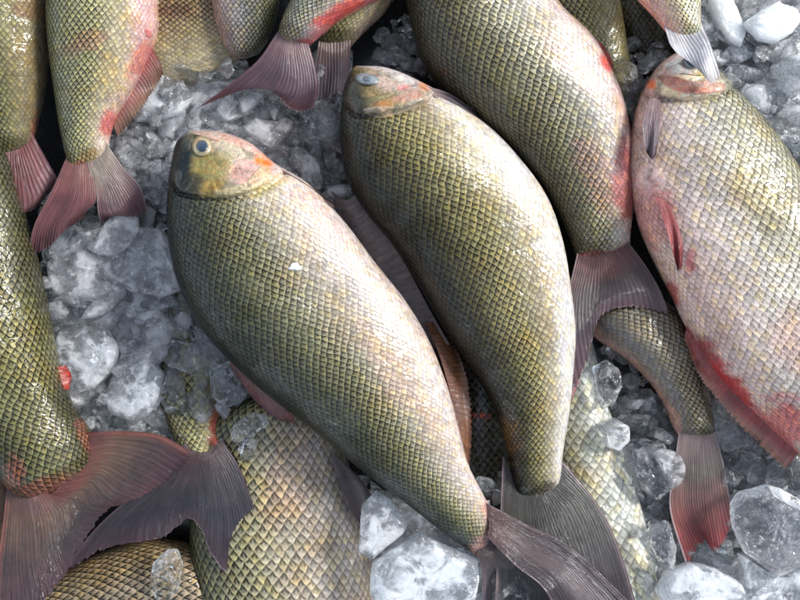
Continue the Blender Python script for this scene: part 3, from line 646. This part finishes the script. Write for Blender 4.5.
def chunk(x, y, rx, ry, ang, z, mat, label, thick=None, tilt=12, poly=None):
    V, F = shard(5, 40, 12, .03)
    th = thick or min(rx, ry)*.55
    if poly is not None:       # slab whose outline is known
        D, F = ICO[6]
        a = np.arctan2(D[:, 1], D[:, 0]); pp = np.asarray(poly, float)-np.array([x, y]); pp[:, 1] *= -1
        ang_k = np.arctan2(pp[:, 1], pp[:, 0]); rk = np.hypot(pp[:, 0], pp[:, 1])
        aa = np.linspace(-np.pi, np.pi, 721); rr = np.full(721, 1e9)
        for i in range(len(pp)):      # ray / edge hits
            p, e = pp[i], pp[(i+1) % len(pp)]-pp[i]
            dx, dy = np.cos(aa), np.sin(aa); den = dx*e[1]-dy*e[0]
            with np.errstate(all='ignore'):
                t_ = (p[0]*e[1]-p[1]*e[0])/den; u_ = (p[0]*dy-p[1]*dx)/den
            ok = (u_ >= -.001) & (u_ <= 1.001) & (t_ > 0); rr = np.where(ok, np.minimum(rr, t_), rr)
        rr[rr > 1e8] = rk.mean()
        rr = np.convolve(np.r_[rr[-9:], rr, rr[:9]], np.ones(13)/13, 'same')[9:-9]
        R_ = np.interp(a, aa, rr); c = np.hypot(D[:, 0], D[:, 1])
        f = c**.35; zt = np.sign(D[:, 2])*np.abs(D[:, 2])**.55
        bum = np.zeros(len(D))
        for fr, am in ((2.5, .16), (6, .07), (14, .03)):
            k = rng.normal(size=(4, 3))*fr; ph = rng.uniform(0, 6, 4); bum += am*np.sin(D@k.T+ph).mean(1)
        V = np.stack([D[:, 0]/(c+1e-6)*R_*f*(1+bum*.25), D[:, 1]/(c+1e-6)*R_*f*(1+bum*.25), th*zt*(1+bum*2.2)], 1)*S*(H-z*.001)/H
        V = V@rot(math.radians(rng.uniform(-5, 5)), math.radians(rng.uniform(-5, 5)), 0).T
    else:
        V = V*np.array([rx, ry, th])*S
        V = V@rot(math.radians(rng.uniform(-tilt, tilt)), math.radians(rng.uniform(-tilt, tilt)), -math.radians(ang)).T
    if x < 235 and 225 < y < 440: V = V*np.array([1.16, 1.16, 1])
    o = mesh_obj('ice_chunk', V, F, mat)
    o.location = P(x, y, z*.001)
    return tag(o, label, 'ice chunk', 'separate chunks of ice among the fish')
CL, CD, WH, FR = ICE_CLEAR, ICE_CLOUD, ICE_WHITE, ICE_FROST
chunks = [
 # left field
 (80,236,28,20,0,46,CL,'clear ice wedge gripped by the red tail at the top left',12,[(54,250),(62,232),(76,226),(90,232),(108,222),(102,236),(80,250),(60,258)]),
 (108,224,12,6,0,50,CD,'thin clear ice blade slanting across the gap between the two lobes of a red tail',4,[(46,262),(100,222),(112,206),(112,216),(96,236),(62,264)]),
 (130,250,40,24,0,40,CD,'broad grey slab just below the top left red tail with a dark groove across it',12,[(92,232),(120,228),(158,232),(172,262),(178,284),(160,292),(130,286),(105,270),(96,250)]),
 (86,262,32,24,0,38,CD,'rough frosted block between the left edge fish and the grooved slab',12,[(52,262),(78,246),(104,262),(122,280),(108,296),(80,300),(58,288)]),
 (80,310,26,16,0,42,CL,'rounded clear ring-like piece right of the olive fish, above the round disc',9,[(58,300),(84,292),(112,288),(114,304),(96,318),(76,326),(60,318)]),
 (100,304,20,8,-32,47,CD,'pale pointed splinter lying on the rounded clear piece',6,[(82,318),(90,306),(116,288),(116,302),(104,314)]),
 (84,352,32,32,0,36,FR,'large round frosted disc beside the olive fish at the left',10,[(62,332),(82,328),(104,332),(114,346),(112,366),(94,384),(80,388),(66,374),(58,352)]),
 (140,300,36,16,0,30,FR,'flat pale slab wedged under the grooved slab',8,[(112,290),(140,292),(170,296),(174,304),(150,314),(120,312)]),
 (142,336,28,30,0,34,CD,'grey plate in the middle of the left ice field',9,[(124,318),(160,312),(172,328),(166,352),(150,368),(128,362),(120,340)]),
 (178,320,14,22,0,38,CL,'upright clear block touching the back of the large front fish',9,[(166,302),(188,304),(192,326),(188,338),(170,334)]),
 (198,344,14,24,-38,40,CL,'clear brown-tinted block against the belly side shadow of the large front fish',9,[(190,318),(204,332),(220,352),(216,364),(204,356),(192,340)]),
 (120,362,18,18,0,28,CL,'small clear lump right of the round disc',9,None),
 (130,396,30,24,0,42,FR,'pointed frosted wedge above the rusty tail',10,[(104,398),(124,374),(148,362),(160,376),(156,404),(140,418),(116,412)]),
 (120,368,20,14,0,35,CD,'whitish angular piece between the disc and the pointed wedge',8,[(112,370),(126,350),(152,350),(158,362),(136,372),(120,378)]),
 (186,356,30,20,0,44,CL,'clear arched slab over the buried fish',8,[(160,352),(176,342),(200,346),(216,362),(212,374),(196,374),(172,366)]),
 (226,386,14,18,20,46,CL,'clear upright cube beside the dark red dorsal fin',9,[(212,372),(230,364),(238,382),(240,400),(226,406),(214,396)]),
 (225,412,8,10,0,44,CD,'little curved sliver above the dark tail root',5,None),
 (98,404,22,12,-10,34,CL,'amber-tinted clear chip beside the small bright red fin',8,[(76,414),(88,404),(108,398),(118,410),(112,424),(88,424)]),
 (122,424,18,8,4,36,CL,'wet clear flake on top edge of the rusty tail',5,[(98,424),(116,414),(140,420),(150,428),(128,434),(106,432)]),
 (172,392,12,22,0,40,CL,'glassy strip lying on the scales of the buried fish',6,None),
 (200,404,14,20,0,40,CD,'foggy melted patch of ice on the buried fish',5,None),
 (246,424,20,13,-35,54,CL,'clear melting chunk with a bright rim right of the dark tail root',6,[(230,438),(234,424),(250,412),(266,414),(270,424),(256,434),(240,448)]),
 (246,450,14,10,-30,54,CL,'smaller melting chip just below the bright-rimmed chunk',4,None),
 (160,450,14,8,0,28,CL,'chip hidden partly behind the tip of the rusty tail',6,None),
 # by the heads
 (165,92,32,18,0,36,FR,'big smooth pale block between two tails at the top left',14,[(134,108),(140,84),(160,74),(186,84),(196,98),(182,116),(156,124),(136,124)]),
 (150,150,26,12,20,32,CD,'pinkish cracked slab left of the clear-eyed head',10,[(120,132),(146,126),(164,140),(160,160),(138,156),(124,148)]),
 (132,160,12,9,30,40,CL,'dark wet nugget beside the top left tail root',8,None),
 (112,142,12,7,25,36,CL,'dark wet chip under the red anal fin',6,None),
 (170,125,18,14,0,36,CD,'pale block touching the snout of the clear-eyed fish',10,None),
 (204,76,20,9,0,40,CL,'knobbly clear pebble of ice under the purple tail lobe',9,None),
 (188,74,10,8,0,44,CL,'small round clear bead left of the purple tail lobe',7,None),
 (230,112,22,14,-20,42,FR,'whitish block under the long purple tail lobe',10,None),
 (206,104,22,12,10,36,CD,'flat pale plate above the clear-eyed head',8,None),
 (250,102,18,10,-20,46,FR,'bright lump resting against the purple tail',9,None),
 (262,134,24,18,30,40,CD,'smooth grey chunk above the orange throat spot',12,[(240,128),(256,118),(280,122),(286,138),(274,150),(256,142)]),
 (282,112,14,10,0,42,CL,'glossy nugget under the middle of the purple tail',9,None),
 (316,128,20,18,0,48,CL,'large faceted clear lump below the purple tail',14,[(298,124),(308,110),(332,110),(338,130),(330,144),(310,146),(300,138)]),
 (296,132,12,16,10,40,CL,'dark grey clear block left of the faceted lump',9,None),
 (308,164,16,24,-25,46,CD,'almond shaped streaky shard above the pectoral fin of the large front fish',9,[(290,148),(302,146),(318,160),(324,180),(320,192),(306,182),(292,166)]),
 (330,152,10,18,-20,42,CL,'narrow smoky splinter right of the streaky almond shard',8,None),
 (342,190,14,8,0,50,CD,'small bright cube in the narrow gap between the two middle fish',7,None),
 (334,132,10,18,-5,44,CL,'clear bit touching the back of the cloudy-eyed fish',8,None),
 (402,48,14,14,0,34,CL,'round wet lump in the dark gap at the top centre',10,None),
 (385,58,14,9,0,34,CL,'dim clear piece just above the cloudy-eyed head',8,None),
 (478,110,8,7,0,62,CL,'clear droplet-like chip at the tip of the centre pectoral fin',6,None),
 (428,44,7,16,0,30,CL,'narrow clear chip beside the back of the top centre fish',6,None),
 # between top fish and right fish
 (624,76,16,22,0,50,CL,'clear lump between the top centre fish and the right fish',12,[(610,66),(622,58),(636,68),(640,88),(632,110),(620,104),(612,86)]),
 (648,62,14,9,-30,44,CL,'small clear lump above the chin of the right fish',9,None),
 # top right field
 (768,20,32,20,-15,84,WH,'brilliant white slab in the top right corner',12,[(742,24),(758,12),(776,4),(794,10),(799,22),(790,36),(774,44),(758,40)]),
 (728,22,30,12,52,74,WH,'long white tapering block left of the brilliant white slab',12,[(706,0),(728,-6),(736,12),(744,36),(738,50),(722,38),(712,20)]),
 (752,8,22,14,0,66,FR,'grey block behind the two whitest slabs',12,None),
 (702,20,12,26,10,72,FR,'pale column of ice along the tail of the small top right fish',10,[(694,8),(708,14),(716,34),(718,48),(706,44),(698,30)]),
 (792,66,24,15,10,80,FR,'smooth light grey boulder at the right edge',13,[(772,66),(788,56),(812,56),(818,78),(796,84),(776,78)]),
 (790,48,18,9,-10,74,FR,'flat light piece between the white slab and the grey boulder',7,None),
 (742,56,20,14,-25,72,FR,'angular grey wedge below the white slabs',10,None),
 (722,58,18,13,20,70,FR,'jagged frosty lump beside the tail streak',10,None),
 (744,74,18,9,0,76,CL,'clear shard with a bright edge in the middle of the top right field',7,None),
 (764,62,14,10,40,74,CL,'clear triangular chip left of the grey boulder',8,None),
 (724,82,16,12,0,72,FR,'frosty lump against the forehead of the right fish',10,None),
 (748,98,20,15,0,70,FR,'whitish block just off the back of the right fish',12,[(734,92),(744,84),(762,86),(770,100),(766,116),(750,108)]),
 (780,90,22,14,0,72,FR,'grey slab under the boulder at the right edge',11,None),
 (788,112,20,13,15,66,CL,'smoky clear block at the right edge above the shiny back',11,None),
 (768,116,10,14,-20,66,CL,'small smoky block hugging the shiny back',9,None),
 (798,140,14,20,10,66,FR,'upright frosty piece at the right edge beside the shiny back',11,None),
 (776,136,10,12,0,60,CL,'tiny clear bit on the shoulder of the right fish',8,None),
 # lower right field
 (606,384,14,20,10,46,CL,'clear oval plate beside the belly of the pale yellow fish',7,[(592,366),(606,360),(618,368),(622,386),(614,404),(602,410),(594,392)]),
 (614,434,16,16,0,44,FR,'frosty knob on the edge of the pale yellow fish',11,[(600,424),(614,418),(628,426),(628,440),(618,450),(606,446)]),
 (640,408,18,20,0,26,CL,'large dim clear plate deep in the dark gap of the lower right',7,[(622,396),(634,388),(652,396),(662,412),(658,438),(636,440),(626,420)]),
 (642,462,24,26,0,40,CL,'tall wet chunk left of the fanned red-tipped tail',13,[(626,440),(646,438),(664,444),(672,462),(668,490),(654,500),(636,486),(626,464)]),
 (664,470,5,28,-12,46,CD,'bright upright splinter against the red-tipped tail',6,[(646,448),(658,462),(668,484),(666,504),(656,494),(650,470)]),
 (652,542,20,24,0,50,CL,'four-sided clear block at the tip of the fanned tail',12,[(640,540),(654,524),(668,520),(676,548),(672,570),(656,566)]),
 (700,580,40,24,0,48,FR,'wide domed slab at the bottom right of centre',13,[(656,592),(666,572),(690,562),(716,568),(740,582),(750,606),(720,624),(672,622)]),
 (766,516,40,34,0,56,CL,'large pebbled wet slab in the bottom right corner',12,[(730,506),(738,492),(768,484),(800,504),(812,530),(806,566),(772,572),(744,552),(732,528)]),
 (768,580,44,24,0,44,FR,'greyish plate beneath the pebbled slab at the bottom right',10,[(738,552),(770,574),(810,560),(816,610),(760,620),(744,594)]),
 (784,492,24,8,20,60,WH,'thin bright white strip on top of the pebbled slab',5,[(766,484),(780,488),(804,502),(808,514),(790,506),(772,496)]),
 (718,434,16,16,0,40,CL,'clear square chip under the red anal fin of the right fish',7,[(712,418),(726,420),(746,436),(748,446),(726,452),(716,446)]),
 (728,480,16,18,-10,40,CL,'glittering clear lump right of the fanned tail root',10,None),
 (750,462,24,14,30,26,CL,'brownish dim slab under the red anal fin',9,None),
 (716,560,20,12,0,38,CL,'clear sheet behind the red tail tips',7,None),
 (630,530,12,20,-30,38,CL,'clear lump between the pale yellow fish and the four-sided block',9,None),
 (664,402,8,14,0,30,CL,'dim chip against the belly of the grey lower right fish',6,None),
 (646,582,14,16,0,44,CL,'clear round lump touching the pale yellow fish at the bottom',10,None),
 (790,440,22,12,20,22,CL,'faint chunk under the right fish near the frame edge',8,None),
 # bottom centre
 (380,526,26,30,0,66,FR,'clear arrowhead chunk beside the tail root of the large front fish',8,[(362,506),(376,490),(392,500),(408,522),(404,534),(386,548),(372,560),(358,552),(360,528)]),
 (426,572,54,38,0,70,FR,'largest ice slab, pitted and white, at the bottom centre',13,[(372,562),(398,546),(420,532),(446,546),(478,560),(480,580),(472,612),(430,632),(384,622),(370,590)]),
 (486,486,11,9,20,64,CL,'small dark clear ball at the tail root between the middle fish',8,None),
 (168,576,16,12,-60,56,CL,'melting clear puddle of ice on the bottom left fish',4,[(150,580),(154,562),(168,548),(178,548),(184,566),(178,592),(168,606),(156,600)]),
 (520,590,34,20,20,62,CL,'thin glazed sheet of ice lying on the purple tail at the bottom',4,[(490,576),(506,558),(526,562),(548,576),(562,596),(552,618),(510,620),(492,604)]),
]
for x, y, rx, ry, ang, z, mat, lab, th, poly in chunks:
    chunk(x, y, rx, ry, ang, z, mat, lab, th*1.0 if poly is not None else None, poly=poly)

# the crushed ice that fills the gaps
def bed(zones):
    protos = [shard(3, 44, 9, .02) for _ in range(18)]
    VV, FF, b = [], [], 0
    for x0, y0, x1, y1, z0, z1, r0, r1, n in zones:
        for _ in range(int(n*1.9)):
            V, F = protos[rng.integers(len(protos))]
            r = r0*.75+(r1-r0*.75)*rng.uniform(0, 1)**1.7
            V = V*np.array([r, r*rng.uniform(.45, .95), r*rng.uniform(.18, .55)])*S
            V = V@rot(*rng.uniform(-.6, .6, 2), rng.uniform(0, 6.3)).T
            x, y, z = rng.uniform(x0, x1), rng.uniform(y0, y1), rng.uniform(z0, z1)
            V = V+np.array(P(x, y, z*.001)); VV.append(V); FF.append(F+b); b += len(V)
    VS, FS, b2 = [], [], 0
    for x0, y0, x1, y1, zz in ((48,225,240,440,28), (105,70,352,215,33), (685,-50,860,180,62), (592,400,850,640,14), (600,30,670,120,20), (340,490,490,640,14)):
        n = 90; g = np.linspace(0, 1, n); X, Y = np.meshgrid(x0+(x1-x0)*g, y0+(y1-y0)*g, indexing='ij')
        q = np.stack([X.ravel(), Y.ravel()], 1)
        e = np.minimum(np.minimum(X-x0, x1-X), np.minimum(Y-y0, y1-Y)).ravel()
        z = (zz+5*blot(q*.55)+3*np.abs(blot(q*1.3)))*sm(e, -6, 14)-6*(1-sm(e, 0, 14))
        k = S*(H-z*.001)/H
        V = np.stack([(q[:, 0]-400)*k, (300-q[:, 1])*k, z*.001], 1); f = grid_faces(n, n)[:, ::-1]
        F = np.vstack([f[:, [0, 1, 2]], f[:, [0, 2, 3]]]); VS.append(V); FS.append(F+b2); b2 += len(V)
    tag(mesh_obj('ice_slush', np.vstack(VS), np.vstack(FS), ICE_SLUSH), 'milky wet slush lying beneath the crushed ice and the separate chunks', 'slush', kind='stuff')
    o = mesh_obj('crushed_ice', np.vstack(VV), np.vstack(FF), ICE_BED, smooth=False)
    tag(o, 'mass of small crushed ice crumbs filling the gaps under and between the fish', 'crushed ice', kind='stuff')
bed([(40,215,235,445,30,46,5,14,90), (105,65,345,210,36,50,5,12,110), (690,-20,840,170,64,82,5,14,110), (595,400,830,630,22,38,5,14,110), (270,95,350,215,20,48,6,14,60), (390,10,445,80,20,40,5,12,30), (600,345,680,470,10,34,6,14,50), (100,130,175,230,30,46,5,12,40), (455,470,520,560,20,50,5,10,12),(45,190,240,450,4,26,9,20,230), (100,55,350,215,6,34,8,18,260), (45,240,230,440,24,38,4,9,120), (110,70,345,210,30,44,4,9,150),
     (685,-40,850,175,10,60,8,20,260), (690,-20,840,170,56,74,4,9,160), (590,380,830,640,2,24,9,20,200), (600,440,830,630,22,38,4,9,110),
     (330,480,500,640,4,30,8,16,60), (596,40,665,125,20,42,5,12,50), (375,20,440,75,14,30,5,12,30), (-60,560,260,660,0,10,9,18,30)])

# ------------------------------------------------------------------ tray, floor
gv = []
n = 60
for j in range(n):
    for i in range(n):
        x, y = (i/(n-1)-.5)*3, (j/(n-1)-.5)*3
        gv.append((x, y, -.004+.002*math.sin(x*40)*math.sin(y*37)))
tag(mesh_obj('ground', gv, grid_faces(n, n), TRAY), 'dark wet tray bottom under the ice', None, kind='structure')
del bpy.data.objects['ground']['label']

# ------------------------------------------------------------------ light and camera
EL, AZ = 35, 66       # sun height, and direction clockwise from +Y (upper right)
w = bpy.data.worlds.new('World'); sc.world = w; w.use_nodes = True
nt = w.node_tree; bg = nt.nodes['Background']
sky = nt.nodes.new('ShaderNodeTexSky'); sky.sky_type = 'NISHITA'; sky.sun_disc = False
sky.sun_elevation = math.radians(EL); sky.sun_rotation = math.radians(AZ); sky.air_density = 1.0; sky.dust_density = 0.6; sky.ozone_density = 1.0
hs = nt.nodes.new('ShaderNodeHueSaturation'); hs.inputs['Saturation'].default_value = .5    # thin cloud
nt.links.new(sky.outputs[0], hs.inputs['Color']); nt.links.new(hs.outputs[0], bg.inputs[0]); bg.inputs[1].default_value = .15
sl = bpy.data.lights.new('sun', 'SUN'); sl.energy = 2.5; sl.angle = math.radians(15); sl.color = (1, .985, .965)
so = bpy.data.objects.new('sun', sl); COL.objects.link(so)
from mathutils import Vector
az, el = math.radians(AZ), math.radians(EL)
d = Vector((math.sin(az)*math.cos(el), math.cos(az)*math.cos(el), math.sin(el)))
so.rotation_euler = d.to_track_quat('Z', 'Y').to_euler(); so.location = d*3

cam = bpy.data.cameras.new('camera'); co = bpy.data.objects.new('camera', cam); COL.objects.link(co)
co.location = (0, 0, H); cam.sensor_width = 36; cam.lens = 36*H/(800*S); cam.clip_start = .01; cam.clip_end = 100
sc.camera = co
sc.view_settings.view_transform = 'Standard'; sc.view_settings.look = 'None'; sc.view_settings.gamma = 1
sc.view_settings.exposure = 0.85
sc.cycles.use_denoising = True
sc.cycles.max_bounces = 10; sc.cycles.transmission_bounces = 8; sc.cycles.glossy_bounces = 4; sc.cycles.diffuse_bounces = 3
sc.cycles.sample_clamp_indirect = 6
